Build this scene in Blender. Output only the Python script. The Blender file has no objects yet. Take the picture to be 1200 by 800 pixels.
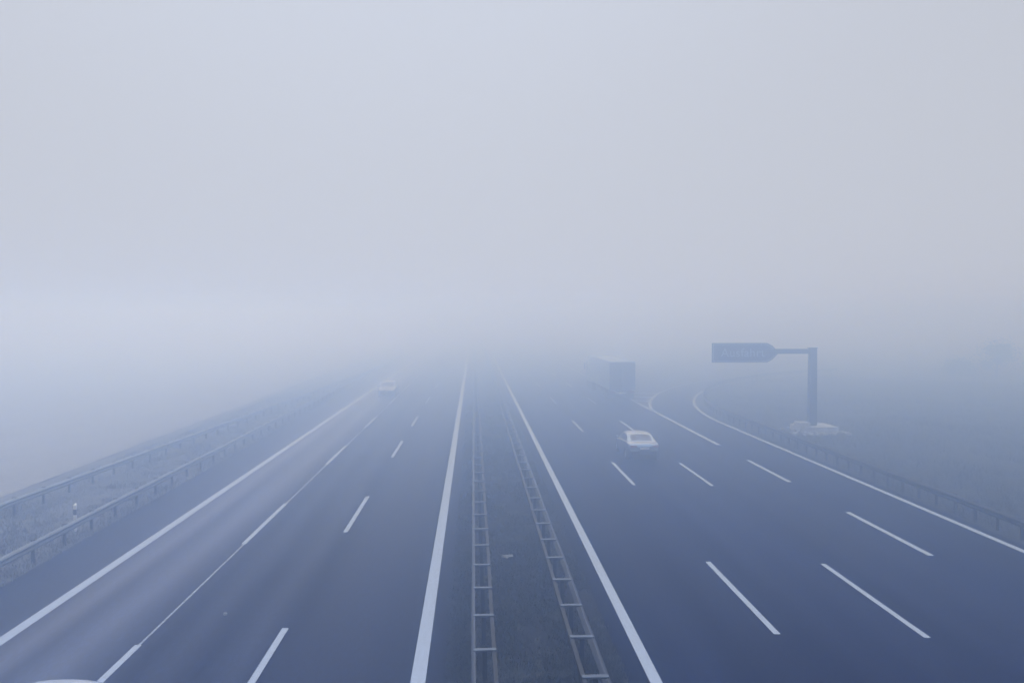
import bpy, bmesh, math, random
import numpy as np
from mathutils import Vector, Matrix
random.seed(7); rng = np.random.default_rng(7)
scene = bpy.context.scene
COL = scene.collection
R = math.radians

# ------------------------------------------------------------------ helpers
def link(o, parent=None):
    COL.objects.link(o)
    if parent is not None: o.parent = parent
    return o

def mesh_obj(name, bm, mat, parent=None, smooth=None):
    me = bpy.data.meshes.new(name)
    bmesh.ops.recalc_face_normals(bm, faces=bm.faces)
    bm.to_mesh(me); bm.free()
    me.materials.append(mat)
    if smooth is not None:
        me.polygons.foreach_set('use_smooth', [True]*len(me.polygons))
        me.set_sharp_from_angle(angle=R(smooth))
    return link(bpy.data.objects.new(name, me), parent)

def raw_obj(name, verts, faces, mat, parent=None, smooth=False):
    me = bpy.data.meshes.new(name)
    me.from_pydata([tuple(v) for v in verts], [], [tuple(f) for f in faces])
    me.materials.append(mat)
    if smooth: me.polygons.foreach_set('use_smooth', [True]*len(me.polygons))
    me.update()
    return link(bpy.data.objects.new(name, me), parent)

def np_obj(name, V, F, mat, parent=None):
    """V (n,3) float, F (m,k) int, same polygon size k"""
    me = bpy.data.meshes.new(name)
    n, (m, k) = len(V), F.shape
    me.vertices.add(n); me.vertices.foreach_set('co', V.astype(np.float32).ravel())
    me.loops.add(m*k); me.loops.foreach_set('vertex_index', F.astype(np.int32).ravel())
    me.polygons.add(m)
    me.polygons.foreach_set('loop_start', np.arange(0, m*k, k, dtype=np.int32))
    me.polygons.foreach_set('loop_total', np.full(m, k, dtype=np.int32))
    me.update(calc_edges=True); me.validate()
    me.materials.append(mat)
    return link(bpy.data.objects.new(name, me), parent)

def thing(name, label, cat, loc=(0,0,0), rotz=0, group=None):
    o = bpy.data.objects.new(name, None); link(o)
    o.empty_display_size = .2
    o.location = loc; o.rotation_euler = (0,0,rotz)
    return tag(o, label, cat, group)

def tag(o, label, cat, group=None):
    o['label'] = label; o['category'] = cat
    if group: o['group'] = group
    return o

def struct(o):
    o['kind'] = 'structure'; return o

def copy_part(src, parent, loc=None, rotz=None):
    c = src.copy(); COL.objects.link(c); c.parent = parent
    if loc is not None: c.location = loc
    if rotz is not None: c.rotation_euler = (0,0,rotz)
    for ch in src.children:
        d = ch.copy(); COL.objects.link(d); d.parent = c
    return c

def box(bm, c, s, bevel=0, rot=None, seg=2):
    g = bmesh.ops.create_cube(bm, size=1)
    vs = g['verts']
    for v in vs: v.co = Vector((v.co.x*s[0], v.co.y*s[1], v.co.z*s[2]))
    if bevel:
        es = list({e for v in vs for e in v.link_edges})
        r = bmesh.ops.bevel(bm, geom=es, offset=bevel, segments=seg, profile=.5, affect='EDGES')
        vs = list({v for f in r['faces'] for v in f.verts} | {v for v in vs if v.is_valid})
    M = Matrix.Translation(c)
    if rot is not None: M = M @ rot
    for v in vs: v.co = M @ v.co
    return vs

def cyl(bm, p0, p1, r0, r1=None, seg=16, cap=True):
    p0, p1 = Vector(p0), Vector(p1); d = p1-p0
    g = bmesh.ops.create_cone(bm, cap_ends=cap, segments=seg, radius1=r0, radius2=r0 if r1 is None else r1, depth=d.length)
    M = Matrix.Translation((p0+p1)/2) @ d.to_track_quat('Z','Y').to_matrix().to_4x4()
    for v in g['verts']: v.co = M @ v.co

def lathe_x(bm, prof, seg=28):
    """prof: (x, r) closed ring around the X axis"""
    rows = []
    for k in range(seg):
        a = 2*math.pi*k/seg
        rows.append([bm.verts.new((x, r*math.cos(a), r*math.sin(a))) for x, r in prof])
    for k in range(seg):
        A, B = rows[k], rows[(k+1) % seg]
        for i in range(len(prof)-1):
            bm.faces.new((A[i], A[i+1], B[i+1], B[i]))

def sweep(bm, path, prof, close=True):
    """prof: (lateral offset to the right of travel, z). path: list of (x,y)"""
    rows = []
    n = len(path)
    for i, p in enumerate(path):
        a, b = path[max(0,i-1)], path[min(n-1,i+1)]
        t = Vector((b[0]-a[0], b[1]-a[1])).normalized()
        nr = Vector((t.y, -t.x))
        rows.append([bm.verts.new((p[0]+nr.x*o, p[1]+nr.y*o, z)) for o, z in prof])
    m = len(prof)
    for i in range(n-1):
        for j in range(m if close else m-1):
            k = (j+1) % m
            bm.faces.new((rows[i][j], rows[i+1][j], rows[i+1][k], rows[i][k]))
    if close:
        bm.faces.new(rows[0]); bm.faces.new(rows[-1][::-1])

# ------------------------------------------------------------------ materials
def new_mat(name):
    m = bpy.data.materials.new(name); m.use_nodes = True
    nt = m.node_tree
    return m, nt, nt.nodes['Principled BSDF']

def N(nt, t, **kw):
    n = nt.nodes.new(t)
    for k, v in kw.items():
        if k in n.inputs.keys() if hasattr(n.inputs,'keys') else False: n.inputs[k].default_value = v
        else: setattr(n, k, v)
    return n

def noise(nt, vec, scale, detail=3, rough=.55):
    n = nt.nodes.new('ShaderNodeTexNoise')
    n.inputs['Scale'].default_value = scale; n.inputs['Detail'].default_value = detail
    n.inputs['Roughness'].default_value = rough
    nt.links.new(vec, n.inputs['Vector'])
    return n.outputs['Fac']

def mapping(nt, scale=(1,1,1)):
    tc = nt.nodes.new('ShaderNodeTexCoord'); mp = nt.nodes.new('ShaderNodeMapping')
    mp.inputs['Scale'].default_value = scale
    nt.links.new(tc.outputs['Object'], mp.inputs['Vector'])
    return mp.outputs['Vector']

def ramp(nt, fac, stops):
    r = nt.nodes.new('ShaderNodeValToRGB')
    el = r.color_ramp.elements
    while len(el) < len(stops): el.new(.5)
    for e, (p, c) in zip(el, stops):
        e.position = p; e.color = (*c, 1) if len(c) == 3 else c
    nt.links.new(fac, r.inputs['Fac'])
    return r.outputs['Color']

def math_(nt, op, a, b, clamp=False):
    n = nt.nodes.new('ShaderNodeMath'); n.operation = op; n.use_clamp = clamp
    for i, v in enumerate((a, b)):
        if isinstance(v, (int, float)): n.inputs[i].default_value = v
        else: nt.links.new(v, n.inputs[i])
    return n.outputs[0]

def mix(nt, fac, a, b, mode='MIX'):
    n = nt.nodes.new('ShaderNodeMix'); n.data_type = 'RGBA'; n.blend_type = mode
    for s, v in ((n.inputs[0], fac), (n.inputs[6], a), (n.inputs[7], b)):
        if isinstance(v, (int, float)): s.default_value = v
        elif isinstance(v, tuple): s.default_value = (*v, 1)
        else: nt.links.new(v, s)
    return n.outputs[2]

def bump(nt, bs, h, strength, dist):
    b = nt.nodes.new('ShaderNodeBump')
    b.inputs['Strength'].default_value = strength; b.inputs['Distance'].default_value = dist
    nt.links.new(h, b.inputs['Height']); nt.links.new(b.outputs['Normal'], bs.inputs['Normal'])

def plain(name, col, rough=.6, metal=0, var=.25, scale=6, bumpd=0, coat=0, aniso=(1,1,1)):
    m, nt, bs = new_mat(name)
    f = noise(nt, mapping(nt, aniso), scale, 5)
    lo = tuple(c*(1-var) for c in col); hi = tuple(min(1,c*(1+var)) for c in col)
    nt.links.new(ramp(nt, f, [(.3, lo), (.7, hi)]), bs.inputs['Base Color'])
    bs.inputs['Roughness'].default_value = rough; bs.inputs['Metallic'].default_value = metal
    bs.inputs['Coat Weight'].default_value = coat
    if bumpd: bump(nt, bs, f, .6, bumpd)
    return m

def asphalt(name, col, x0, x1, bands, rough0=.62, spec=.015, wet=.09):
    """bands: list of (x, dark..light 0-1): worn, polished wheel tracks running along the lanes"""
    m, nt, bs = new_mat(name)
    tc = nt.nodes.new('ShaderNodeTexCoord'); sep = nt.nodes.new('ShaderNodeSeparateXYZ')
    nt.links.new(tc.outputs['Object'], sep.inputs[0])
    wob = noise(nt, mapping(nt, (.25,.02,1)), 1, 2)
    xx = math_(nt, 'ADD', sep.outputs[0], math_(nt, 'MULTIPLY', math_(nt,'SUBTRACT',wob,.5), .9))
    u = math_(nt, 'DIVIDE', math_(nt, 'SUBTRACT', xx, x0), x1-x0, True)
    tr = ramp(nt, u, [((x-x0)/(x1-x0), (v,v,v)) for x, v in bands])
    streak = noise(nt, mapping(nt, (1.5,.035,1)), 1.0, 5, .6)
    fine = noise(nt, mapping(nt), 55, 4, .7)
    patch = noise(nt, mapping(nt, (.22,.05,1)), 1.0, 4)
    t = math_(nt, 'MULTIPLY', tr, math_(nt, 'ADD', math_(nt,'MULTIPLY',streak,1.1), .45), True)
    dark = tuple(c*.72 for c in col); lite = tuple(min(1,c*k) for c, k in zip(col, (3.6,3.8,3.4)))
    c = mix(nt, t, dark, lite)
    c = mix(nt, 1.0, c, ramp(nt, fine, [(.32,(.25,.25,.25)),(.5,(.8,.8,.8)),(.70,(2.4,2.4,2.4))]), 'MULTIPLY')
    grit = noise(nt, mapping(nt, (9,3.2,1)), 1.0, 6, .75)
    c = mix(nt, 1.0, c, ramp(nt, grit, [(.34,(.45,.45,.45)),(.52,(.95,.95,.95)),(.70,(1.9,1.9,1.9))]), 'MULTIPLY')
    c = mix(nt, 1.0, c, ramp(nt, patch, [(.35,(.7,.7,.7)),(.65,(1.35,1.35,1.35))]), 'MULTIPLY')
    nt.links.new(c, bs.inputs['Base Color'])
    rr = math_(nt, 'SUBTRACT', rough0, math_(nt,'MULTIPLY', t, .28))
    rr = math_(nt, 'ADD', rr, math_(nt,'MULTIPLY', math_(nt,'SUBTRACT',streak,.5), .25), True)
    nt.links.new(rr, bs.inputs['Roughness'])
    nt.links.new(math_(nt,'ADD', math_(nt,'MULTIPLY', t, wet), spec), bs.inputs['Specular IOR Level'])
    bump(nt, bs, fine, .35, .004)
    return m

def soil(name, a, b, c, s=1.0):
    m, nt, bs = new_mat(name)
    big = noise(nt, mapping(nt, (.5*s,.25*s,1)), 1, 4)
    mid = noise(nt, mapping(nt), 3.5*s, 6, .65)
    fine = noise(nt, mapping(nt), 28, 4, .7)
    col = mix(nt, ramp(nt, big, [(.35,(0,0,0)),(.65,(1,1,1))]), a, b)
    col = mix(nt, ramp(nt, mid, [(.45,(0,0,0)),(.72,(1,1,1))]), col, c)
    col = mix(nt, .7, col, ramp(nt, fine, [(.3,(.3,.3,.3)),(.7,(.75,.75,.75))]), 'OVERLAY')
    nt.links.new(col, bs.inputs['Base Color'])
    bs.inputs['Roughness'].default_value = .95; bs.inputs['Specular IOR Level'].default_value = .15
    bump(nt, bs, math_(nt,'ADD',mid,math_(nt,'MULTIPLY',fine,.5)), .8, .06)
    return m

def paint_line(name, val):
    m, nt, bs = new_mat(name)
    w = noise(nt, mapping(nt, (5,1.2,1)), 2.2, 8, .75)
    f = noise(nt, mapping(nt), 40, 4, .7)
    h = math_(nt, 'ADD', math_(nt,'MULTIPLY',w,.7), math_(nt,'MULTIPLY',f,.3))
    nt.links.new(ramp(nt, h, [(.30,(.16*val,.175*val,.21*val)),(.42,(.48*val,.57*val,.76*val)),(.7,(.60*val,.71*val,.92*val))]), bs.inputs['Base Color'])
    bs.inputs['Roughness'].default_value = .6
    bump(nt, bs, f, .3, .003)
    return m

M = {}
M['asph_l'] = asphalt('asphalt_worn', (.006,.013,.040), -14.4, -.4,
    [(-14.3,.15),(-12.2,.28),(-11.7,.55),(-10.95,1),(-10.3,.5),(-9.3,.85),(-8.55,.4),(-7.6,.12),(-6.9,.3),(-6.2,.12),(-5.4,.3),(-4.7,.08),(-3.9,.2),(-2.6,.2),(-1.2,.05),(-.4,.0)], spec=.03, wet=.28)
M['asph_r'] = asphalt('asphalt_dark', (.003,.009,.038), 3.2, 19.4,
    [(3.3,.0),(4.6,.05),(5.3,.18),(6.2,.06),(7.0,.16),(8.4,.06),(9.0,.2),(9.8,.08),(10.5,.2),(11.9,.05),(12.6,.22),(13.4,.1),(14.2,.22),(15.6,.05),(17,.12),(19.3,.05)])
M['line'] = paint_line('road_paint', .66)
M['line_worn'] = paint_line('road_paint_worn', .62)
M['seam'] = plain('joint_sealant', (.20,.25,.35), .5, var=.5, scale=5)
M['field'] = soil('field_ground', (.030,.037,.044), (.009,.015,.021), (.085,.090,.092))
M['median'] = soil('median_ground', (.011,.014,.024), (.004,.007,.013), (.026,.024,.034), 1.6)
M['track'] = soil('fog_pale_stubble', (.26,.26,.275), (.21,.21,.225), (.32,.315,.325))  # pale field, colour also raised to stand in for thicker fog on the left
M['verge'] = soil('fog_pale_verge', (.13,.14,.165), (.09,.10,.125), (.17,.175,.19), 1.2)  # soil colour lightened to imitate the denser fog over the left verge
M['grass'] = plain('grass_blades', (.028,.040,.044), .85, var=.6, scale=2.5)
M['grass_pale'] = plain('grass_dry', (.10,.108,.115), .85, var=.5, scale=1.3)
M['fog_pale_blades'] = plain('fog_pale_blades', (.14,.15,.17), .85, var=.5, scale=1.5)  # blades lightened likewise, denser fog put into their colour
M['bar'] = plain('spacer_steel', (.08,.11,.17), .5, .5, var=.25, scale=9)
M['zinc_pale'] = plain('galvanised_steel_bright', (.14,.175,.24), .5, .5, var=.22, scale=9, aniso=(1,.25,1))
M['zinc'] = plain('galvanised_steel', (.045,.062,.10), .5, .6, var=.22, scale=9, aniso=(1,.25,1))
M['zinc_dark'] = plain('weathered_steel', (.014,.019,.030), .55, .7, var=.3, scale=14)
M['sign_blue'] = plain('sign_blue', (.018,.038,.12), .45, var=.1, scale=2)
M['sign_white'] = plain('sign_white', (.30,.35,.43), .5, var=.06)
M['mast'] = plain('mast_paint', (.05,.06,.085), .5, .3, var=.2, scale=4, aniso=(1,1,.3))
M['concrete'] = plain('concrete', (.36,.39,.44), .9, var=.3, scale=3.5, bumpd=.02)
M['stone'] = plain('pitching_stone', (.30,.33,.38), .9, var=.4, scale=5, bumpd=.03)
M['silver'] = plain('car_paint_silver', (.15,.23,.39), .22, .75, var=.03, coat=.9)
M['white'] = plain('car_paint_white', (.22,.27,.38), .35, 0, var=.03, coat=.8)
M['pale'] = plain('car_paint_grey', (.11,.14,.19), .32, .2, var=.03, coat=.8)
M['glass'] = plain('tinted_glass', (.02,.025,.035), .06, 0, var=.1)
M['glass'].node_tree.nodes['Principled BSDF'].inputs['Specular IOR Level'].default_value = .6
M['black'] = plain('black_plastic', (.018,.019,.022), .5, var=.2)
M['rubber'] = plain('tyre_rubber', (.016,.016,.018), .8, var=.25, scale=20)
M['rim'] = plain('alloy_rim', (.40,.42,.45), .35, .8, var=.1)
M['red'] = plain('tail_lens', (.16,.010,.012), .15, var=.2, scale=12)
M['lens'] = plain('head_lens', (.55,.58,.62), .08, .4, var=.1)
M['plate'] = plain('number_plate_white', (.70,.71,.72), .4, var=.04)
M['truck_rear'] = plain('trailer_door_paint', (.075,.085,.115), .45, .1, var=.15, scale=2)
M['truck_side'] = plain('trailer_tarpaulin', (.26,.32,.42), .6, var=.1, scale=1.5)
M['cab'] = plain('cab_paint', (.35,.38,.44), .35, .1, var=.08, coat=.5)
M['post_white'] = plain('delineator_white', (.78,.79,.80), .5, var=.06)
M['litter'] = plain('litter_plastic', (.11,.13,.17), .6, var=.1)
M['bark'] = plain('bark', (.050,.045,.040), .9, var=.4, scale=7)
M['leaf'] = plain('leaf', (.035,.045,.030), .8, var=.5, scale=1.2)

# ------------------------------------------------------------------ ground and roads
def graded(lo, hi, near_lo, near_hi, step_near, nfar):
    a = near_lo - np.geomspace(step_near, near_lo-lo, nfar)[::-1] if lo < near_lo else np.array([])
    b = near_hi + np.geomspace(step_near, hi-near_hi, nfar)
    return np.concatenate([a, np.arange(near_lo, near_hi+1e-6, step_near), b])

def vnoise(x, y, seed):
    """smooth value noise, period free enough for terrain"""
    xi, yi = np.floor(x), np.floor(y); fx, fy = x-xi, y-yi
    fx, fy = fx*fx*(3-2*fx), fy*fy*(3-2*fy)
    def h(a, b):
        s = np.sin(a*127.1 + b*311.7 + seed*74.7)*43758.5453
        return s-np.floor(s)
    return (h(xi,yi)*(1-fx)+h(xi+1,yi)*fx)*(1-fy) + (h(xi,yi+1)*(1-fx)+h(xi+1,yi+1)*fx)*fy

CX, CY, RR = 78.8, 59.0, 60.0        # centre of the exit ramp's bend; RR = radius of its outer edge line
def bend_r(x, y):
    """lateral position measured like X on the straight, bending with the ramp beyond CY"""
    return np.where(y < CY, x, CX - np.hypot(CX-x, np.maximum(y-CY, 0)))

def terrain_h(x, y):
    xr = bend_r(x, y)
    h = np.full_like(x, -.03)
    wr = np.clip((xr-20.2)/4, 0, 1); wl = np.clip((-15.0-x)/2.5, 0, 1)*0
    wr = np.where(y < CY, wr, np.where(x > 20, wr, 0))
    lump = (vnoise(x*.55,y*.55,1)-.5)*.20 + (vnoise(x*1.5,y*1.5,2)-.5)*.12 + (vnoise(x*.09,y*.09,3)-.5)*.5
    wm = np.clip((x+.5)/.5,0,1)*np.clip((3.3-x)/.5,0,1)
    lm = (vnoise(x*1.6,y*1.1,5)-.5)*.06 + .05
    return h + (wr+np.clip(wl,0,1))*(lump-.02)*.9 + wm*lm

gx = graded(-740, 740, -30, 75, .5, 60)
gy = graded(-70, 1250, -20, 110, .6, 70)
X, Y = np.meshgrid(gx, gy, indexing='ij')
Z = terrain_h(X, Y)
nx, ny = X.shape
V = np.stack([X.ravel(), Y.ravel(), Z.ravel()], 1)
i, j = np.meshgrid(np.arange(nx-1), np.arange(ny-1), indexing='ij')
F = np.stack([i*ny+j, (i+1)*ny+j, (i+1)*ny+j+1, i*ny+j+1], -1).reshape(-1,4)
g = np_obj('ground', V, F, M['field']); struct(g)
g.data.polygons.foreach_set('use_smooth', [True]*len(g.data.polygons))

Y0, Y1 = -30.0, 700.0
def ystrip(x0, x1, y0=Y0, y1=Y1, z=.0, step=10.0):
    n = max(1, int((y1-y0)/step))
    vs, fs = [], []
    for k in range(n+1):
        y = y0+(y1-y0)*k/n
        vs += [(x0,y,z),(x1,y,z)]
        if k: fs.append((2*k-2,2*k-1,2*k+1,2*k))
    return vs, fs
def strip(name, x0, x1, mat, parent=None, y0=Y0, y1=Y1, z=0.0):
    return raw_obj(name, *ystrip(x0,x1,y0,y1,z), mat, parent)

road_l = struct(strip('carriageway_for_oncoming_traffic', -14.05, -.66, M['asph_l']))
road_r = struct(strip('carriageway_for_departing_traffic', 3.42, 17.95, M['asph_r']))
def median_sheet():
    xs = np.linspace(-.66, 3.42, 25); ys = np.concatenate([np.arange(-10, 70, .35), np.arange(70, 260, 3.0), [320, 420, 560, 700]])
    X, Y = np.meshgrid(xs, ys, indexing='ij')
    e = np.clip((X+.66)/.5,0,1)*np.clip((3.42-X)/.5,0,1)
    Z = -.012 + e*(.05 + (vnoise(X*1.9,Y*1.2,11)-.5)*.09 + (vnoise(X*5,Y*4,12)-.5)*.05)
    nx, ny = X.shape
    i, j = np.meshgrid(np.arange(nx-1), np.arange(ny-1), indexing='ij')
    F = np.stack([i*ny+j,(i+1)*ny+j,(i+1)*ny+j+1,i*ny+j+1],-1).reshape(-1,4)
    o = np_obj('median_strip', np.stack([X.ravel(),Y.ravel(),Z.ravel()],1), F, M['median'])
    o.data.polygons.foreach_set('use_smooth', [True]*len(o.data.polygons))
    return struct(o)
median_sheet()
def fog_pale_stubble():
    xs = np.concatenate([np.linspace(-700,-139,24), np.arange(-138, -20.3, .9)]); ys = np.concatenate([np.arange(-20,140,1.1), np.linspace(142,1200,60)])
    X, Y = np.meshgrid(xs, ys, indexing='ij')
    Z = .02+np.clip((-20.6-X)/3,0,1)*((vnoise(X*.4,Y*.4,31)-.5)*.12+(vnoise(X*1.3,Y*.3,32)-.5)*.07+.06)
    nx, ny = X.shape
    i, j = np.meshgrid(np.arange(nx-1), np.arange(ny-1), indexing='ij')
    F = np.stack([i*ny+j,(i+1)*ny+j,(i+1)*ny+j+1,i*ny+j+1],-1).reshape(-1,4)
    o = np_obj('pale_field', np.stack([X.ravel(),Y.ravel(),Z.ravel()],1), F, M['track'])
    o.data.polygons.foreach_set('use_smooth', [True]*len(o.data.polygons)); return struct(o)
fog_pale_stubble()
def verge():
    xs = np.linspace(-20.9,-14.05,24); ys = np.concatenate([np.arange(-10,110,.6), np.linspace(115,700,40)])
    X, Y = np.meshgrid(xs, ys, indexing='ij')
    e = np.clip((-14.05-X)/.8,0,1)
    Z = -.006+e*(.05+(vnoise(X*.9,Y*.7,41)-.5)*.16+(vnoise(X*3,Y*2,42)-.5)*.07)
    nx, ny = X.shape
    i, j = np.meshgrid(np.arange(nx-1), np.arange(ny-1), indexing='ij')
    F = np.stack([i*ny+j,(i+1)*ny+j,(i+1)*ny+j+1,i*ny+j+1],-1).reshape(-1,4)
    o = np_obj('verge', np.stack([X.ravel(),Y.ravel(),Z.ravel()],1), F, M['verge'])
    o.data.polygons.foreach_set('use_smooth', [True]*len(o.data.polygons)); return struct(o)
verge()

def arc(r_lat, ymax_t=1.15, n=44, y_start=Y0):
    """path at straight-lateral r_lat that follows the ramp's bend"""
    rad = CX - r_lat
    pts = [(r_lat, y) for y in np.linspace(y_start, CY, 10)] if y_start < CY else []
    for k in range(1, n+1):
        t = ymax_t*k/n
        pts.append((CX-rad*math.cos(t), CY+rad*math.sin(t)))
    return pts
def ribbon(name, a, b, z, mat, parent=None):
    vs, fs = [], []
    for k, (p, q) in enumerate(zip(a, b)):
        vs += [(*p, z), (*q, z)]
        if k: fs.append((2*k-2, 2*k-1, 2*k+1, 2*k))
    return raw_obj(name, vs, fs, mat, parent)
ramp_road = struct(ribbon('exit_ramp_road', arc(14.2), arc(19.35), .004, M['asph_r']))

# ---- painted markings, children of their road
ZL = .0085
DR = .0072                                   # the oncoming lanes narrow slightly with distance
drift = lambda x, y: x + DR*(min(max(y,-10),95)-20)*min(1, max(0,(-1.2-x)/3.5))
def drift_strip(name, x0, x1, mat, parent, z):
    ys = [-30,0,20,40,60,80,95,200,450,700]; vs, fs = [], []
    for k, y in enumerate(ys):
        vs += [(drift(x0,y),y,z),(drift(x1,y),y,z)]
        if k: fs.append((2*k-2,2*k-1,2*k+1,2*k))
    return raw_obj(name, vs, fs, mat, parent)
drift_strip('edge_line', -11.86, -11.54, M['line'], road_l, ZL)
strip('edge_line', -1.40, -1.07, M['line'], road_l, z=ZL)
strip('edge_line', 3.86, 4.13, M['line'], road_r, z=ZL)
drift_strip('joint_seam', -8.21, -8.15, M['seam'], road_l, .004)

F_PX, VX, HY, H = 935.0, 555.0, 372.0, 8.0
YAW = math.atan(45/935*math.cos(math.atan(28/935))); PIT = math.atan(28/935)
def unproj(px, py, h=0.0):
    a, b = (px-600)/F_PX, (400-py)/F_PX
    d = Vector((a, 1, b))
    d = Vector((d.x, d.y*math.cos(PIT)+d.z*math.sin(PIT), -d.y*math.sin(PIT)+d.z*math.cos(PIT)))
    d = Vector((d.x*math.cos(YAW)+d.y*math.sin(YAW), -d.x*math.sin(YAW)+d.y*math.cos(YAW), d.z))
    t = (h-H)/d.z
    return (d.x*t, d.y*t)
def xy(px, py, h=0.0):
    p = unproj(px, py, h); return '%.2f %.2f' % p
for nm, pts in dict(Lrow1=[(116,800),(174,745),(297,628),(340,585),(390,537.5),(411,519),(431,495)],
        Lrow2=[(293,800),(340,730),(407,620),(435,579),(460,532),(472,515),(485,496),(492,486)],
        Rrow1=[(916,746),(827,656),(744,567),(716,541),(683.6,506),(671,492.5)],
        Rrow2=[(1080,744),(955,656),(830,568),(793,541),(735,500),(723,492.5)],
        Rrow3=[(1094,655),(985,600),(923,566),(867,539),(835,520),(750,477)],
        Redge=[(1200,645),(1050,581),(840,490)], Lm=[(489,800),(542.6,450)], Rm=[(766,800),(596,453)], Le=[(0,752),(410,475)]).items():
    print('MEAS', nm, [xy(*p) for p in pts])
# rows as they stand on the road: (lateral, first far end, spacing, length)
def row(parent, x, ends, length, w=.16, mat='line'):
    for e in ends:
        a, b = (drift(x,e-length), drift(x,e)) if x < 0 else (x, x)
        raw_obj('lane_marking', [(a-w/2,e-length,ZL),(a+w/2,e-length,ZL),(b+w/2,e,ZL),(b-w/2,e,ZL)], [(0,1,2,3)], M[mat], parent)
row(road_l, -8.20, [19.7, 34.6, 49.9, 64.5, 80, 96, 112], 6.2, .17)
row(road_l, -4.86, [20.6, 35.8, 51.8, 64.8, 80.5, 96.5], 6.0, .17)
row(road_r, 7.66, [43.6+18*k for k in range(-1, 6)], 6.0, .17)
row(road_r, 11.33, [43.2+18*k for k in range(-1, 6)], 6.0, .17)
row(ramp_road, 15.36, [7.9,19.9, 31.9, 43.9], 6.0, .22)
strip('edge_line', 15.24, 15.50, M['line'], ramp_road, y0=49.2, y1=400, z=ZL)
def arc_line(name, lat, w, parent, t0=0, straight=True):
    a = arc(lat-w/2); b = arc(lat+w/2)
    if not straight:
        rad = CX-lat
        a = [(CX-(rad+w/2)*math.cos(t), CY+(rad+w/2)*math.sin(t)) for t in np.linspace(t0,1.15,30)]
        b = [(CX-(rad-w/2)*math.cos(t), CY+(rad-w/2)*math.sin(t)) for t in np.linspace(t0,1.15,30)]
    ribbon(name, a, b, ZL, M['line'], parent)
arc_line('edge_line', 18.80, .26, ramp_road)
arc_line('edge_line', 14.75, .26, ramp_road, t0=.135, straight=False)
for yy in (75.5, 79.5, 83.5):          # hatching on the nose between motorway and ramp
    rad = CX-14.75; xr = CX-math.sqrt(rad*rad-(yy-CY)**2)-.25
    if xr-15.7 > .2:
        raw_obj('hatch_marking', [(15.62,yy+1.2,ZL),(15.62,yy+.5,ZL),(xr,yy-.9,ZL),(xr,yy-.2,ZL)], [(0,1,2,3)], M['line'], ramp_road)

# ------------------------------------------------------------------ guard rails
# W profile, lateral outwards (towards traffic) positive, z
def wprof(side, off):
    z0 = .44; zs = [0,.03,.075,.105,.155,.205,.235,.28,.31]; d = [.0,.045,.08,.08,.01,.08,.08,.045,.0]
    out = [(off+side*dd, z0+zz) for zz, dd in zip(zs, d)]
    back = [(off+side*(dd-.012), z0+zz) for zz, dd in zip(zs[::-1], d[::-1])]
    return out+back

def c_post(h=.70, w=.10, d=.055):
    bm = bmesh.new()
    box(bm, (0,0,h/2-.1), (w, .012, h+.2)); box(bm, (-w/2+.006, d/2, h/2-.1), (.012, d-.012, h+.2)); box(bm, (w/2-.006, d/2, h/2-.1), (.012, d-.012, h+.2))
    return bm

def along(path, s0, ds, n):
    out, acc, k = [], 0.0, 0
    nxt = s0
    for (x0,y0),(x1,y1) in zip(path, path[1:]):
        L = math.hypot(x1-x0,y1-y0)
        while nxt <= acc+L and len(out) < n:
            f = (nxt-acc)/L
            out.append((x0+(x1-x0)*f, y0+(y1-y0)*f, math.atan2(y1-y0,x1-x0)-math.pi/2)); nxt += ds
        acc += L
    return out

def spaced_rail(label, xf, xb, y_first):
    side = 1 if xf > xb else -1                 # traffic side
    t = thing('guard_rail', label, 'guard rail', (0,0,0), 0, 'guard rails of the motorway')
    path = [(random.uniform(-.012,.012), y) for y in np.linspace(8, 240, 59)]   # beams never line up perfectly
    bm = bmesh.new(); sweep(bm, path, wprof(side, xf-side*.05)); mesh_obj('beam', bm, M['zinc'], t, 35)
    bm = bmesh.new(); sweep(bm, path, [(xb-.045,.60),(xb+.045,.60),(xb+.045,.735),(xb-.045,.735)]); mesh_obj('rear_strap', bm, M['zinc_dark'], t)
    xm = (xf-side*.06+xb)/2; L = abs(xf-xb)-.03
    bm = bmesh.new(); box(bm, (0,0,.745), (L+.06,.13,.04), .008); box(bm,(0,0,.715),(L-.04,.012,.036))
    sp = mesh_obj('spacer_bar', bm, M['bar'], t); sp.location = (xm, y_first, 0)
    po = mesh_obj('post', c_post(.70), M['zinc_dark'], t); po.location = (xm, y_first, 0)
    for k in range(1, 98):
        copy_part(sp, t, (xm, y_first+2.0*k+random.uniform(-.02,.02), 0), R(random.uniform(-1,1)))
        copy_part(po, t, (xm, y_first+2.0*k, 0))
    # bolted lap joints of the beam every 4 m
    return t
spaced_rail('ladder-like steel guard rail on the oncoming side of the median strip', -.03, .44, 9.25)
spaced_rail('ladder-like steel guard rail on the departing side of the median strip, beside the white car', 2.74, 2.22, 9.85)

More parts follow.
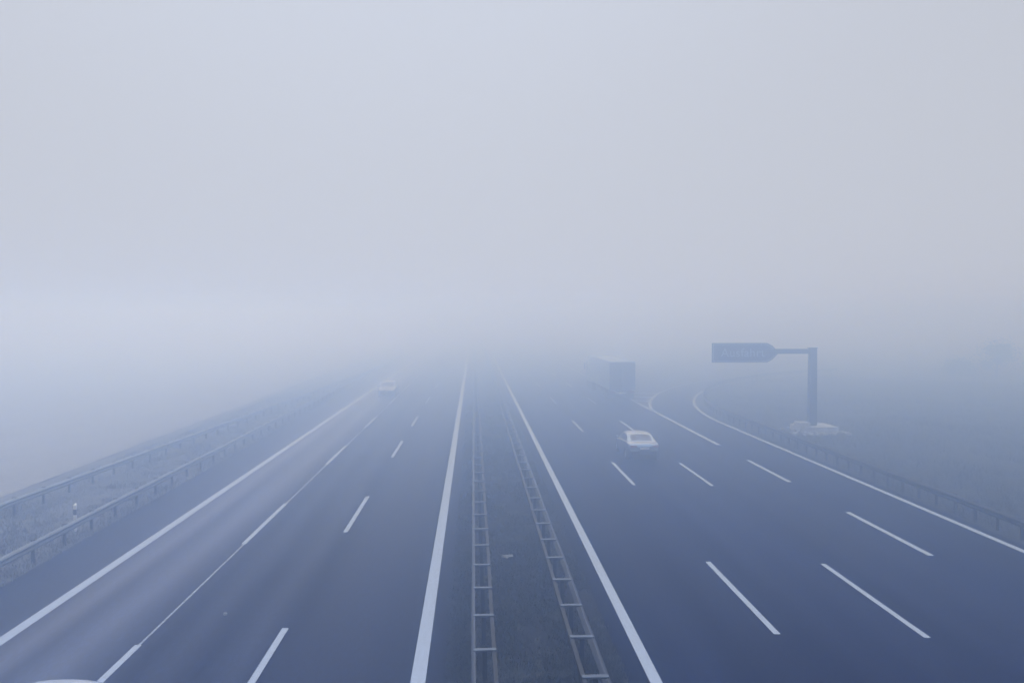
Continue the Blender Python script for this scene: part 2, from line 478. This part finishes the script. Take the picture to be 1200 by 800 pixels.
def simple_rail(label, path, side, s0, ds, n_parts=98, zinc='zinc'):
    t = thing('guard_rail', label, 'guard rail', (0,0,0), 0, 'guard rails of the motorway')
    bm = bmesh.new(); sweep(bm, path, wprof(side, 0)); mesh_obj('beam', bm, M[zinc], t, 35)
    pts = along(path, s0, ds, 400)
    po = mesh_obj('post', c_post(.73), M['zinc_dark'], t)
    bm = bmesh.new(); box(bm, (side*.03-side*.06,0,.765), (.16,.09,.03), .008); cl = mesh_obj('post_cap', bm, M['zinc_dark'], t)
    def off(p, d):   # right of travel
        return (p[0]+math.cos(p[2])*d, p[1]+math.sin(p[2])*d, 0)
    po.location = off(pts[0], -side*.06); cl.location = off(pts[0], 0)
    for p in pts[1:n_parts]:
        copy_part(po, t, off(p, -side*.06), p[2]); copy_part(cl, t, off(p, 0), p[2])
    bm = bmesh.new()
    for p in pts[n_parts:]:
        q = off(p, -side*.06); box(bm, (q[0],q[1],.36), (.1,.06,.72))
    if len(pts) > n_parts:
        o = mesh_obj('far_posts', bm, M['zinc_dark'], t); o['kind'] = 'stuff'
    else: bm.free()
    return t
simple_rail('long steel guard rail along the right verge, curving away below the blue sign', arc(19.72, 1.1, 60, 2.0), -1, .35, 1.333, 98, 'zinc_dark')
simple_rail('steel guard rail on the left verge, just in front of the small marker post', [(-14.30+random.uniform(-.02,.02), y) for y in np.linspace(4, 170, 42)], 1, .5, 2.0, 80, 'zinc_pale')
# farther rail beside the pale field, slowly converging
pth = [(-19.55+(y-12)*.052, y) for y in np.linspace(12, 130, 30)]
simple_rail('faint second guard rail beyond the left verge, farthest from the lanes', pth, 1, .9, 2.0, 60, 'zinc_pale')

# ------------------------------------------------------------------ delineator post
dx, dy = unproj(98, 619)
t = thing('delineator_post', 'small white marker post with a dark band behind the left guard rail', 'marker post', (-14.85, dy-.5, 0))
bm = bmesh.new()
pf = [(-.06,-.05),(.06,-.05),(0.02,.06),(-.02,.06)]
for zz0, zz1 in ((-.1,.66),(.86,1.02)):
    lo = [bm.verts.new((x,y,zz0)) for x,y in pf]; hi = [bm.verts.new((x,y,zz1+(.06 if (zz1>1 and y>0) else 0))) for x,y in pf]
    for k in range(4): bm.faces.new((lo[k],lo[(k+1)%4],hi[(k+1)%4],hi[k]))
    bm.faces.new(lo[::-1]); bm.faces.new(hi)
mesh_obj('post_body', bm, M['post_white'], t)
bm = bmesh.new(); lo = [bm.verts.new((x,y,.66)) for x,y in pf]; hi = [bm.verts.new((x,y,.86)) for x,y in pf]
for k in range(4): bm.faces.new((lo[k],lo[(k+1)%4],hi[(k+1)%4],hi[k]))
mesh_obj('dark_band', bm, M['black'], t)

# ------------------------------------------------------------------ cantilever exit sign
SX, SY = 23.65, 54.6
t = thing('exit_sign', 'blue arrow-shaped exit sign on a cantilever mast beside the ramp', 'road sign', (SX, SY, 0))
bm = bmesh.new()                                    # square tapering box mast
for s0, s1, z0, z1 in ((.54,.49,.36,5.85),):
    b0 = box(bm, (0,0,(z0+z1)/2), (s0,s0*.9,z1-z0), .03)
for v in bm.verts:
    k = 1-.12*max(0,(v.co.z-.4)/5.5); v.co.x *= k; v.co.y *= k
box(bm, (0,0,.40), (.95,.85,.06), .01)
for a in (-1,1):
    for b in (-1,1): cyl(bm, (a*.38,b*.33,.42),(a*.38,b*.33,.50),.03,seg=8)
box(bm, (0,0,5.88), (.54,.48,.05), .01)
mesh_obj('mast', bm, M['mast'], t, 40)
zc = 5.56
bm = bmesh.new()
box(bm, (-1.85,0,zc+.09), (3.35,.26,.34), .02)
box(bm, (-4.95,.16,zc+.30), (4.2,.10,.12), .01); box(bm, (-4.95,.16,zc-.30), (4.2,.10,.12), .01)
box(bm, (-3.4,.16,zc+.0), (.16,.12,1.0), .01); box(bm, (-4.95,.18,zc), (.12,.10,.9),.01); box(bm, (-6.45,.18,zc), (.12,.10,.9),.01)
mesh_obj('arm', bm, M['mast'], t, 40)
def arrow(x0, x1, hh, yy0, yy1, inset=0):
    xt = x1; xs = x1-.62
    pts = [(x0,-hh),(xs-.15,-hh),(xs+.22,-hh*.72),(xt,-hh*.10),(xt,hh*.10),(xs+.22,hh*.72),(xs-.15,hh),(x0,hh)]
    bm = bmesh.new()
    a = [bm.verts.new((x,yy0,zc+z)) for x,z in pts]; b = [bm.verts.new((x,yy1,zc+z)) for x,z in pts]
    bm.faces.new(a); bm.faces.new(b[::-1])
    for k in range(len(pts)): bm.faces.new((a[k],b[k],b[(k+1)%len(pts)],a[(k+1)%len(pts)]))
    return bm
mesh_obj('sign_panel', arrow(-7.12, -2.47, .67, -.02, .06), M['sign_blue'], t)
# thin white border frame just proud of the face
def arrow_ring(x0,x1,hh,w,y):
    def P(x0,x1,hh):
        xs = x1-.62
        return [(x0,-hh),(xs-.15,-hh),(xs+.22,-hh*.72),(x1,-hh*.10),(x1,hh*.10),(xs+.22,hh*.72),(xs-.15,hh),(x0,hh)]
    A, B = P(x0,x1,hh), P(x0+w,x1-w,hh-w)
    bm = bmesh.new(); a=[bm.verts.new((x,y,zc+z)) for x,z in A]; b=[bm.verts.new((x,y,zc+z)) for x,z in B]
    for k in range(8): bm.faces.new((a[k],a[(k+1)%8],b[(k+1)%8],b[k]))
    return bm
mesh_obj('sign_border', arrow_ring(-7.06,-2.54,.61,.045,-.024), M['sign_white'], t)
cu = bpy.data.curves.new('lettering', 'FONT'); cu.body = 'Ausfahrt'; cu.size = .86; cu.align_x = 'CENTER'; cu.align_y = 'CENTER'; cu.extrude = .002; cu.space_character = 1.05
tmp = bpy.data.objects.new('lettering_source', cu); COL.objects.link(tmp)
bpy.context.view_layer.update()
me = bpy.data.meshes.new_from_object(tmp.evaluated_get(bpy.context.evaluated_depsgraph_get()))
bpy.data.objects.remove(tmp); bpy.data.curves.remove(cu)
me.materials.clear(); me.materials.append(M['sign_white'])
o = link(bpy.data.objects.new('lettering', me), t); o.location = (-4.95,-.026,zc-.02); o.rotation_euler = (R(90),0,0)

f = thing('mast_foundation', 'pale concrete foundation slab with stone pitching under the sign mast', 'foundation', (SX, SY, 0))
bm = bmesh.new()
box(bm, (.15,.0,.20), (2.6,2.2,.56), .05)
mesh_obj('slab', bm, M['concrete'], f, 40)
bm = bmesh.new(); box(bm, (-.95,-.60,.40), (.75,.95,.80), .05, Matrix.Rotation(R(6),4,'Z')); mesh_obj('kerb_block', bm, M['concrete'], f, 40)
for k in range(70):
    bm = bmesh.new()
    a = random.uniform(-2.05, 1.9); b = random.uniform(-2.2,-1.05) if a > -1.1 else random.uniform(-2.0,1.0)
    s = random.uniform(.16,.34)
    box(bm, (a,b,.05+.06*random.random()+max(0,(b+2.2)*.05)), (s,s*random.uniform(.7,1.1),s*.6), .03, Matrix.Rotation(random.uniform(0,3),4,'Z') @ Matrix.Rotation(random.uniform(-.25,.25),4,'X'), 1)
    mesh_obj('pitching_stone', bm, M['stone'], f, 40)

# ------------------------------------------------------------------ cars
def lerp(pts, y):
    for (a,va),(b,vb) in zip(pts, pts[1:]):
        if y <= b: 
            f = 0 if b == a else max(0,(y-a)/(b-a)); return va+(vb-va)*f
    return pts[-1][1]
def smooth_lerp(pts, y, h=.06):
    return (lerp(pts,y-h)+2*lerp(pts,y)+lerp(pts,y+h))/4

def make_car(paint, label, loc, rotz, kind='saloon', group='cars on the motorway'):
    """local frame: rear bumper at y=0, front at y=L, driving towards +y"""
    t = thing('car', label, 'car', loc, rotz, group)
    pm = M[paint]
    if kind == 'saloon':
        L, W = 4.72, .90
        deck = [(0,.80),(.05,.93),(.18,1.0),(.75,1.04),(1.1,1.05),(2.0,.98),(3.15,.95),(3.4,.93),(4.2,.83),(4.55,.74),(L,.60)]
        roofl = [(.62,1.03),(.80,1.08),(1.42,1.36),(1.62,1.405),(2.1,1.435),(2.5,1.425),(2.75,1.39),(3.5,.98),(3.62,.93)]
        wh = (.98, 3.78); gh = (.62, 3.62); rw = (.84, 1.44); ws = (2.84, 3.46); sw = (1.15, 3.05)
    else:
        L, W = 4.2, .89
        deck = [(0,.82),(.06,.93),(.2,.98),(1.0,.98),(2.6,.95),(3.05,.93),(3.7,.86),(4.05,.74),(L,.6)]
        roofl = [(.10,.98),(.2,1.06),(.42,1.36),(.6,1.45),(1.3,1.50),(1.9,1.48),(2.2,1.42),(3.0,.98),(3.1,.93)]
        wh = (.78, 3.34); gh = (.10, 3.1); rw = (.2, .46); ws = (2.32, 2.95); sw = (.7, 2.55)
    rW = .325
    plan = [(0,.80),(.08,.90),(.3,.97),(.7,1),(L-1.1,1),(L-.5,.95),(L-.15,.84),(L,.70)]
    hw = lambda y: W*smooth_lerp(plan,y)
    def arch(y):
        z = .20+ .10*max(0,1-y/.25) + .06*max(0,1-(L-y)/.25)
        for w in wh:
            d = abs(y-w)
            if d < .385: z = max(z, rW+math.sqrt(.385**2-d*d))
        return z
    ys = sorted(set([round(v,3) for v in np.linspace(0,L,74)] + [w+s for w in wh for s in (-.384,-.375,.375,.384)]))
    bm = bmesh.new(); rows = []
    for y in ys:
        w, a, d = hw(y), arch(y), smooth_lerp(deck,y)
        zu = .24
        bl = .80 if kind == 'saloon' else .82
        bl = min(bl, d-.06)
        half = [(0,zu),(w*.55,zu),(w*.62,a if a<.4 else a),(w*.965,a),(w*.99,max(a+.015,.36 if a<.36 else a+.015)),(w,max(.58,a+.03)),(w*.995,max(bl,a+.05)),(w*.955,max(d-.035,a+.065)),(w*.90,max(d,a+.075)),(w*.5,d+.022),(0,d+.03)]
        rows.append([bm.verts.new((x,y,z)) for x,z in half]+[bm.verts.new((-x,y,z)) for x,z in half[-2:0:-1]])
    m = len(rows[0])
    for A,B in zip(rows,rows[1:]):
        for k in range(m): bm.faces.new((A[k],A[(k+1)%m],B[(k+1)%m],B[k]))
    bm.faces.new(rows[0]); bm.faces.new(rows[-1][::-1])
    # greenhouse
    def sec(y, s):
        d = smooth_lerp(deck,y)-.02; zt = max(smooth_lerp(roofl,y,.05), d+.005); w = hw(y)*.895
        tum = .30 if kind=='saloon' else .24
        wt = w-(zt-d)*tum
        if s <= .5:
            f = s/.5; z = d+(zt-.06*min(1,(zt-d)/.2)-d)*f
            return Vector((w-(z-d)*tum-(0 if f<.9 else (f-.9)*.1), y, z))
        f = (s-.5)/.5
        zs = zt-.06*min(1,(zt-d)/.2); e = min(1,(zt-d)/.2)
        return Vector(((wt-.01)*(1-f)+.0, y, zs+(.06*e+.02*e)*(1-(1-f)**2.6)))
    SS = [0,.12,.25,.38,.46,.5,.54,.6,.7,.85,1]
    gy = np.linspace(gh[0],gh[1],56); rows = []
    for y in gy:
        r = [bm.verts.new(sec(y,s)) for s in SS]
        l = [bm.verts.new(Vector((-v.co.x,v.co.y,v.co.z))) for v in r[:-1]][::-1]
        rows.append(r+l)
    for A,B in zip(rows,rows[1:]):
        for k in range(len(A)-1): bm.faces.new((A[k],A[k+1],B[k+1],B[k]))
    mesh_obj('body', bm, pm, t, 38)
    # glass patches lying 6 mm proud
    def patch(name, y0f, y1f, s0, s1, mirror, nu=10, nv=12, both=False):
        bm = bmesh.new(); g = []
        sl = list(np.linspace(s0,s1,nv))
        for k in range(nu+1):
            row = []
            for s in sl:
                ya, yb = y0f(s), y1f(s); y = ya+(yb-ya)*k/nu
                p = sec(y,s); e=.01
                n = (sec(y+e,s)-sec(y-e,s)).cross(sec(y,min(1,s+e))-sec(y,max(0,s-e)))
                n = n.normalized() if n.length>1e-9 else Vector((0,0,1))
                if n.z < -.2 or (s<.5 and n.x<0): n = -n
                p = p+n*.007
                row.append(p)
            if both: row = row + [Vector((-p.x,p.y,p.z)) for p in row[::-1]][1:]
            if mirror: row = [Vector((-p.x,p.y,p.z)) for p in row]
            g.append([bm.verts.new(p) for p in row])
        for A,B in zip(g,g[1:]):
            for k in range(len(A)-1): bm.faces.new((A[k],A[k+1],B[k+1],B[k]))
        return mesh_obj(name, bm, M['glass'], t, 60)
    patch('rear_window', lambda s: rw[0]+.02, lambda s: rw[1]-.04, .62, 1, False, both=True)
    patch('windscreen', lambda s: ws[0], lambda s: ws[1], .60, 1, False, both=True)
    dy = sw[1]-sw[0]
    for mir in (False, True):
        for (a,b) in ((0.02,.47),(.51,.98)):
            patch('side_window', lambda s: sw[0]+dy*a+ (s*.55 if a<.1 else 0), lambda s: sw[0]+dy*b-(s*.75 if b>.9 else 0)+.0, .10, .44, mir)
    # lamps, plate, bumper trim
    for sgn in (-1,1):
        bm = bmesh.new(); box(bm, (sgn*(W*.66),.075,.86 if kind=='saloon' else .95), (.36,.14,.15 if kind=='saloon' else .28), .03); mesh_obj('tail_light', bm, M['red'], t, 40)
        bm = bmesh.new(); box(bm, (sgn*(W*.60),L-.13,.665), (.40,.26,.13), .04, Matrix.Rotation(-sgn*R(18),4,'Z')); mesh_obj('headlight', bm, M['lens'], t, 40)
        bm = bmesh.new(); yb = 3.0 if kind=='saloon' else 2.5
        box(bm, (sgn*(W+.09),yb,1.0), (.20,.11,.13), .035); box(bm, (sgn*(W-.03),yb+.01,.96), (.14,.05,.04), .01); mesh_obj('door_mirror', bm, pm, t, 40)
        for yd in ((1.55,2.45) if kind=='saloon' else (1.2,2.0)):
            bm = bmesh.new(); box(bm, (sgn*(W+.004),yd,.83), (.02,.17,.03), .008); mesh_obj('door_handle', bm, M['black'], t)
    bm = bmesh.new(); box(bm, (0,.002,.50), (W*1.56,.07,.30), .05); box(bm,(0,.03,.28),(W*1.35,.10,.14),.03); mesh_obj('rear_bumper_trim', bm, M['black'], t, 40)
    bm = bmesh.new(); box(bm, (0,.0,.78 if kind=='saloon' else .66), (.52,.03,.11), .008); mesh_obj('number_plate', bm, M['plate'], t)
    bm = bmesh.new(); box(bm, (0,L-.03,.42), (1.0,.10,.20), .03); box(bm, (0,L-.10,.62), (.62,.10,.09), .02); mesh_obj('grille', bm, M['black'], t, 40)
    bm = bmesh.new(); box(bm, (0,L/2,.20), (W*1.2,L-.5,.12), .02); mesh_obj('underbody', bm, M['black'], t)
    for w in wh:
        for sgn in (-1,1):
            bm = bmesh.new(); lathe_x(bm, [(-.10,.20),(-.105,.30),(-.08,.322),(.08,.322),(.105,.30),(.10,.20),(-.10,.20)])
            ty = mesh_obj('wheel', bm, M['rubber'], t, 40); ty.location = (sgn*(W-.115),w,rW)
            bm = bmesh.new(); cyl(bm,(sgn*.02,0,0),(sgn*.06,0,0),.20,.20,24); cyl(bm,(sgn*.05,0,0),(sgn*.095,0,0),.07,.05,12)
            for k in range(5):
                a = k*2*math.pi/5
                box(bm,(sgn*.075,math.cos(a)*.12,math.sin(a)*.12),(.035,.045,.19),.008,Matrix.Rotation(a-math.pi/2,4,'X'))
            lathe_x(bm,[(sgn*.06,.21),(sgn*.10,.205),(sgn*.10,.185),(sgn*.06,.19)])
            mesh_obj('rim', bm, M['rim'], ty, 40)
    return t

make_car('silver', 'pale silver saloon car driving away, seen from behind, nearest car on the road', (9.42, 43.4, .009), R(0))
make_car('pale', 'barely visible light car coming out of the fog on the oncoming lanes', (-8.75, 84.5, .009), R(180), 'hatchback')
make_car('white', 'pale car roof just entering at the bottom edge of the left carriageway', (-7.42, 15.2, .009), R(180), 'hatchback')

# ------------------------------------------------------------------ articulated lorry
t = thing('lorry', 'grey box-trailer lorry fading into the fog ahead of the silver car', 'lorry', (14.2, 75.5, .009))
bw, bl, z0, z1 = 2.5, 12.6, 1.05, 3.78
bm = bmesh.new(); box(bm, (0,bl/2+.03,(z0+z1)/2), (bw,bl-.06,z1-z0), .03); mesh_obj('trailer_box', bm, M['truck_side'], t, 40)
for s in (-1,1):
    bm = bmesh.new(); box(bm, (s*.615,-.012,(z0+z1)/2-.02), (1.20,.05,z1-z0-.12), .012)
    d = mesh_obj('rear_door', bm, M['truck_rear'], t, 40)
    for k in (.25,.9):
        bm = bmesh.new(); cyl(bm, (s*k,-.06,z0+.12),(s*k,-.06,z1-.16),.022,seg=8); box(bm,(s*(k+.0),-.07,z0+.9),(.16,.03,.05),.008); mesh_obj('locking_bar', bm, M['zinc'], d, 40)
    bm = bmesh.new()
    for k in range(4): box(bm,(s*1.225,-.02,z0+.4+k*.65),(.05,.06,.14),.01)
    mesh_obj('hinge', bm, M['zinc'], d)
    bm = bmesh.new(); box(bm,(s*.95,-.02,.86),(.48,.08,.16),.015); mesh_obj('tail_light', bm, M['red'], t, 40)
    bm = bmesh.new(); box(bm,(s*.95,.9,.45),(.62,.02,.62)); mesh_obj('mudflap', bm, M['black'], t)
    bm = bmesh.new(); box(bm,(s*1.2,6.2,.78),(.05,4.2,.42),.01); mesh_obj('side_guard', bm, M['zinc_dark'], t)
    for y in (2.0,3.3,4.6,11.5,15.0):
        bm = bmesh.new(); w=.19; lathe_x(bm,[(-w,.30),(-w,.47),(-w+.04,.51),(w-.04,.51),(w,.47),(w,.30),(-w,.30)],26)
        ty = mesh_obj('wheel', bm, M['rubber'], t, 40); ty.location=(s*1.03,y,.51)
        bm = bmesh.new(); cyl(bm,(s*.05,0,0),(s*.12,0,0),.30,.30,20); cyl(bm,(s*.12,0,0),(s*.18,0,0),.12,.10,12); mesh_obj('rim', bm, M['rim'], ty, 40)
bm = bmesh.new(); box(bm,(0,6.3,.95),(.9,12.2,.18),.01); box(bm,(0,14.6,.75),(.85,4.6,.25),.02); mesh_obj('chassis', bm, M['black'], t)
bm = bmesh.new(); box(bm,(0,.06,.55),(2.3,.10,.14),.02); box(bm,(-.7,.12,.75),(.08,.08,.4)); box(bm,(.7,.12,.75),(.08,.08,.4)); mesh_obj('underrun_bar', bm, M['black'], t)
bm = bmesh.new(); box(bm,(0,-.03,.80),(.52,.03,.12),.008); mesh_obj('number_plate', bm, M['plate'], t)
bm = bmesh.new()
box(bm,(0,14.9,1.95),(2.46,2.2,2.3),.10); box(bm,(0,14.6,3.3),(2.3,1.4,.7),.18)
mesh_obj('cab', bm, M['cab'], t, 40)
bm = bmesh.new(); box(bm,(0,16.0,2.35),(2.2,.03,.9),.01); mesh_obj('windscreen', bm, M['glass'], t)
for s in (-1,1):
    bm = bmesh.new(); box(bm,(s*1.235,15.2,2.4),(.02,1.0,.7),.008); mesh_obj('cab_window', bm, M['glass'], t)
    bm = bmesh.new(); box(bm,(s*1.42,15.9,2.4),(.14,.14,.7),.03); box(bm,(s*1.28,15.85,2.7),(.24,.04,.04)); mesh_obj('door_mirror', bm, M['black'], t, 40)

# ------------------------------------------------------------------ small loose things
def scrap(name, label, cat, loc, pts, mat):
    bm = bmesh.new()
    for (a,b,c,s,rz,rx) in pts:
        box(bm, (a,b,c), s, .01, Matrix.Rotation(R(rz),4,'Z') @ Matrix.Rotation(R(rx),4,'X'), 1)
    bmesh.ops.subdivide_edges(bm, edges=bm.edges[:], cuts=1)
    for v in bm.verts: v.co += Vector((random.uniform(-.012,.012),random.uniform(-.012,.012),random.uniform(-.01,.012)))
    o = mesh_obj(name, bm, mat); o.location = loc
    return tag(o, label, cat)
lx, ly = unproj(595, 655)
scrap('litter', 'small pale scrap of litter lying in the middle of the median', 'litter', (lx, ly, .06),
      [(0,0,.05,(.36,.16,.03),4,12),(-.03,-.14,.05,(.09,.22,.03),-5,8),(.08,-.1,.06,(.08,.18,.025),10,-6)], M['litter'])
lx, ly = unproj(264, 720)
scrap('pebble', 'tiny pale pebble lying on the asphalt of the left carriageway', 'pebble', (lx, ly, .03), [(0,0,0,(.09,.09,.06),20,5)], M['stone'])

# ------------------------------------------------------------------ grass (stuff)
def tufts(name, P, hmin, hmax, spread, mat, blades=5):
    n = len(P); k = n*blades
    base = np.repeat(P, blades, 0)+np.concatenate([rng.normal(0,spread,(k,2)), np.zeros((k,1))],1)
    a = rng.uniform(0,2*np.pi,k); h = rng.uniform(hmin,hmax,k); w = rng.uniform(.006,.02,k)
    lean = rng.normal(0,.45,(k,2))*h[:,None]
    sd = np.stack([np.cos(a)*w, np.sin(a)*w, np.zeros(k)],1)
    tip = base+np.stack([lean[:,0],lean[:,1],h],1)
    V = np.stack([base-sd, base+sd, tip],1).reshape(-1,3)
    F = np.arange(3*k).reshape(-1,3)
    o = np_obj(name, V, F, mat); o['kind'] = 'stuff'
    return o
def scatter(n, x0,x1,y0,y1, hf, pw=1.0):
    u = rng.uniform(0,1,n)**pw
    x = rng.uniform(x0,x1,n); y = y0+(y1-y0)*u
    return x, y
def zmed(x,y):
    e = np.clip((x+.66)/.5,0,1)*np.clip((3.42-x)/.5,0,1)
    return -.02+e*(.05+(vnoise(x*1.9,y*1.2,11)-.5)*.09)
x,y = scatter(26000,-.62,3.38,14,75,None,1.7)
keep = vnoise(x*1.3,y*.8,21)+rng.uniform(-.25,.25,len(x)) > .42
x,y = x[keep],y[keep]
tufts('median_grass', np.stack([x,y,zmed(x,y)],1), .03,.14,.05, M['grass'])
x,y = scatter(9000,-.62,3.38,14,60,None,1.7)
keep = vnoise(x*1.1,y*.7,22)+rng.uniform(-.2,.2,len(x)) > .66
x,y = x[keep],y[keep]
tufts('dry_median_grass', np.stack([x,y,zmed(x,y)],1), .04,.16,.06, M['grass_pale'], 4)
x,y = scatter(76000,19.45,80,6,120,None,1.35)
xr = bend_r(x,y); keep = (xr > 19.5) & (vnoise(x*.45,y*.45,23)+rng.uniform(-.3,.3,len(x)) > .45)
x,y = x[keep],y[keep]
tufts('field_grass', np.stack([x,y,terrain_h(x,y)-.02],1), .10,.38,.12, M['grass'], 5)
x,y = scatter(25000,19.45,80,6,110,None,1.35)
xr = bend_r(x,y); keep = (xr > 20) & (vnoise(x*.35,y*.5,24)+rng.uniform(-.2,.2,len(x)) > .62)
x,y = x[keep],y[keep]
tufts('dry_field_grass', np.stack([x,y,terrain_h(x,y)-.02],1), .12,.42,.12, M['grass_pale'], 4)
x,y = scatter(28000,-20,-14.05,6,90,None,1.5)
tufts('verge_grass', np.stack([x,y,np.zeros(len(x))],1), .06,.22,.08, M['fog_pale_blades'], 4)

# ------------------------------------------------------------------ trees in the fog on the right
def tree(label, x, y, h, r, seed):
    rg = np.random.default_rng(seed); rd = random.Random(seed)
    t = thing('tree', label, 'tree', (x,y,float(terrain_h(np.array([x*1.0]),np.array([y*1.0]))[0])-.05), 0, 'trees in the fog beyond the field')
    bm = bmesh.new(); cyl(bm,(0,0,0),(.1,.05,h*.5),.16,.09,10); tips=[]
    cyl(bm,(.1,.05,h*.48),(.15,0,h*.85),.09,.03,8)
    for k in range(9):
        a = k*2.4+rd.uniform(-.3,.3); z = h*rd.uniform(.25,.6); e = Vector((math.cos(a)*r*rd.uniform(.5,.85), math.sin(a)*r*rd.uniform(.5,.85), z+h*rd.uniform(.12,.3)))
        cyl(bm,(.08,.03,z),e,.05,.015,6); tips.append(e)
    mesh_obj('trunk', bm, M['bark'], t, 50)
    cs = [np.array(e) for e in tips]+[np.array([rd.uniform(-.5,.5)*r,rd.uniform(-.5,.5)*r,h*rd.uniform(.5,.92)]) for _ in range(12)]
    pts = np.concatenate([rg.normal(0,1,(170,3))*np.array([.34,.34,.26])*r*rg.uniform(.5,1.1)+c for c in cs]); pts = pts[(pts[:,2]>h*.15)]
    k = len(pts); a = rg.normal(0,1,(k,3)); a /= np.linalg.norm(a,axis=1)[:,None]; b = np.cross(a, rg.normal(0,1,(k,3))); b /= np.linalg.norm(b,axis=1)[:,None]
    s = rg.uniform(.06,.15,k)[:,None]
    V = np.stack([pts-a*s, pts+b*s*.6, pts+a*s, pts-b*s*.6],1).reshape(-1,3)
    np_obj('crown', V, np.arange(4*k).reshape(-1,4), M['leaf'], t)
tree('tall dim tree at the right edge of the field, the nearest in the fog', 67.6, 100.0, 5.0, 2.1, 3)
tree('low bushy tree left of the taller one, faint in the fog', 64.0, 102.0, 2.7, 1.7, 5)

# ------------------------------------------------------------------ haze
SIG, GAN = .035, .862
bm = bmesh.new(); box(bm, (0,590,4.3), (1500,1340,11.4))
hz, nt, bs = new_mat('haze'); nt.nodes.remove(bs)
pv = nt.nodes.new('ShaderNodeVolumePrincipled')
pv.inputs['Color'].default_value = (.52,.68,1.0,1)
pv.inputs['Absorption Color'].default_value = (1,1,1,1)
pv.inputs['Density'].default_value = SIG; pv.inputs['Anisotropy'].default_value = GAN
nt.links.new(pv.outputs[0], nt.nodes['Material Output'].inputs['Volume'])
o = mesh_obj('haze', bm, hz); o['kind'] = 'stuff'

# ------------------------------------------------------------------ light, sky, camera
SUN_EL, SUN_AZ = 57.0, -8.0       # azimuth measured from +Y, negative = to the left
w = bpy.data.worlds.new('World'); scene.world = w; w.use_nodes = True
nt = w.node_tree; bg = nt.nodes['Background']
sky = nt.nodes.new('ShaderNodeTexSky'); sky.sky_type = 'NISHITA'; sky.sun_disc = False
sky.sun_elevation = R(SUN_EL); sky.sun_rotation = R(SUN_AZ)
sky.air_density = 1.0; sky.dust_density = 6.0; sky.ozone_density = 1.0
hs = nt.nodes.new('ShaderNodeHueSaturation'); hs.inputs['Saturation'].default_value = .25
nt.links.new(sky.outputs[0], hs.inputs['Color'])
flat = mix(nt, .96, hs.outputs[0], (6.85,7.15,7.95))      # the closed cloud layer evens the sky out
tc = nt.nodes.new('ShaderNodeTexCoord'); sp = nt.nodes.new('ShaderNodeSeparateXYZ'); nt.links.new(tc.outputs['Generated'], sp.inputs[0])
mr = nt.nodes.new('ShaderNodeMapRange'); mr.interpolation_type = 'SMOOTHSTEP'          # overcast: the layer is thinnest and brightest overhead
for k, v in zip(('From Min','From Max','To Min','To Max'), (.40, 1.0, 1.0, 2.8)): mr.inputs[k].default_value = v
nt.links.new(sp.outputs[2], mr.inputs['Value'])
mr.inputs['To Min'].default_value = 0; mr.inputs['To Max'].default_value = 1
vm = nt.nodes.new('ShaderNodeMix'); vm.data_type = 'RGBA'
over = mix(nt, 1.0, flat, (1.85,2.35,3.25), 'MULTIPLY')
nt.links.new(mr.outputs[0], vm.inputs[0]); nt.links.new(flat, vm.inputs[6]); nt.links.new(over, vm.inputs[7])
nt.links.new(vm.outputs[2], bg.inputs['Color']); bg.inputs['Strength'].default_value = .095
sl = bpy.data.lights.new('sun', 'SUN'); sl.energy = 2.0; sl.angle = R(80); sl.color = (1,.97,.92)
so = link(bpy.data.objects.new('sun', sl))
d = Vector((math.sin(R(SUN_AZ))*math.cos(R(SUN_EL)), math.cos(R(SUN_AZ))*math.cos(R(SUN_EL)), math.sin(R(SUN_EL))))
so.rotation_euler = d.to_track_quat('Z','Y').to_euler(); so.location = (0,0,40)

cam = bpy.data.cameras.new('camera'); co = link(bpy.data.objects.new('camera', cam))
cam.sensor_width = 36; cam.lens = 935/1200*36; cam.clip_start = .1; cam.clip_end = 3000
co.location = (0,0,H); co.rotation_euler = (R(90)-PIT, 0, -YAW)
scene.camera = co
vs = scene.view_settings
vs.view_transform = 'Standard'; vs.look = 'None'; vs.exposure = -.27; vs.gamma = 1; vs.use_curve_mapping = False
cy = scene.cycles
cy.max_bounces = 28; cy.volume_bounces = 24; cy.diffuse_bounces = 3; cy.glossy_bounces = 3; cy.transparent_max_bounces = 12
cy.use_denoising = True
cy.caustics_reflective = False; cy.caustics_refractive = False
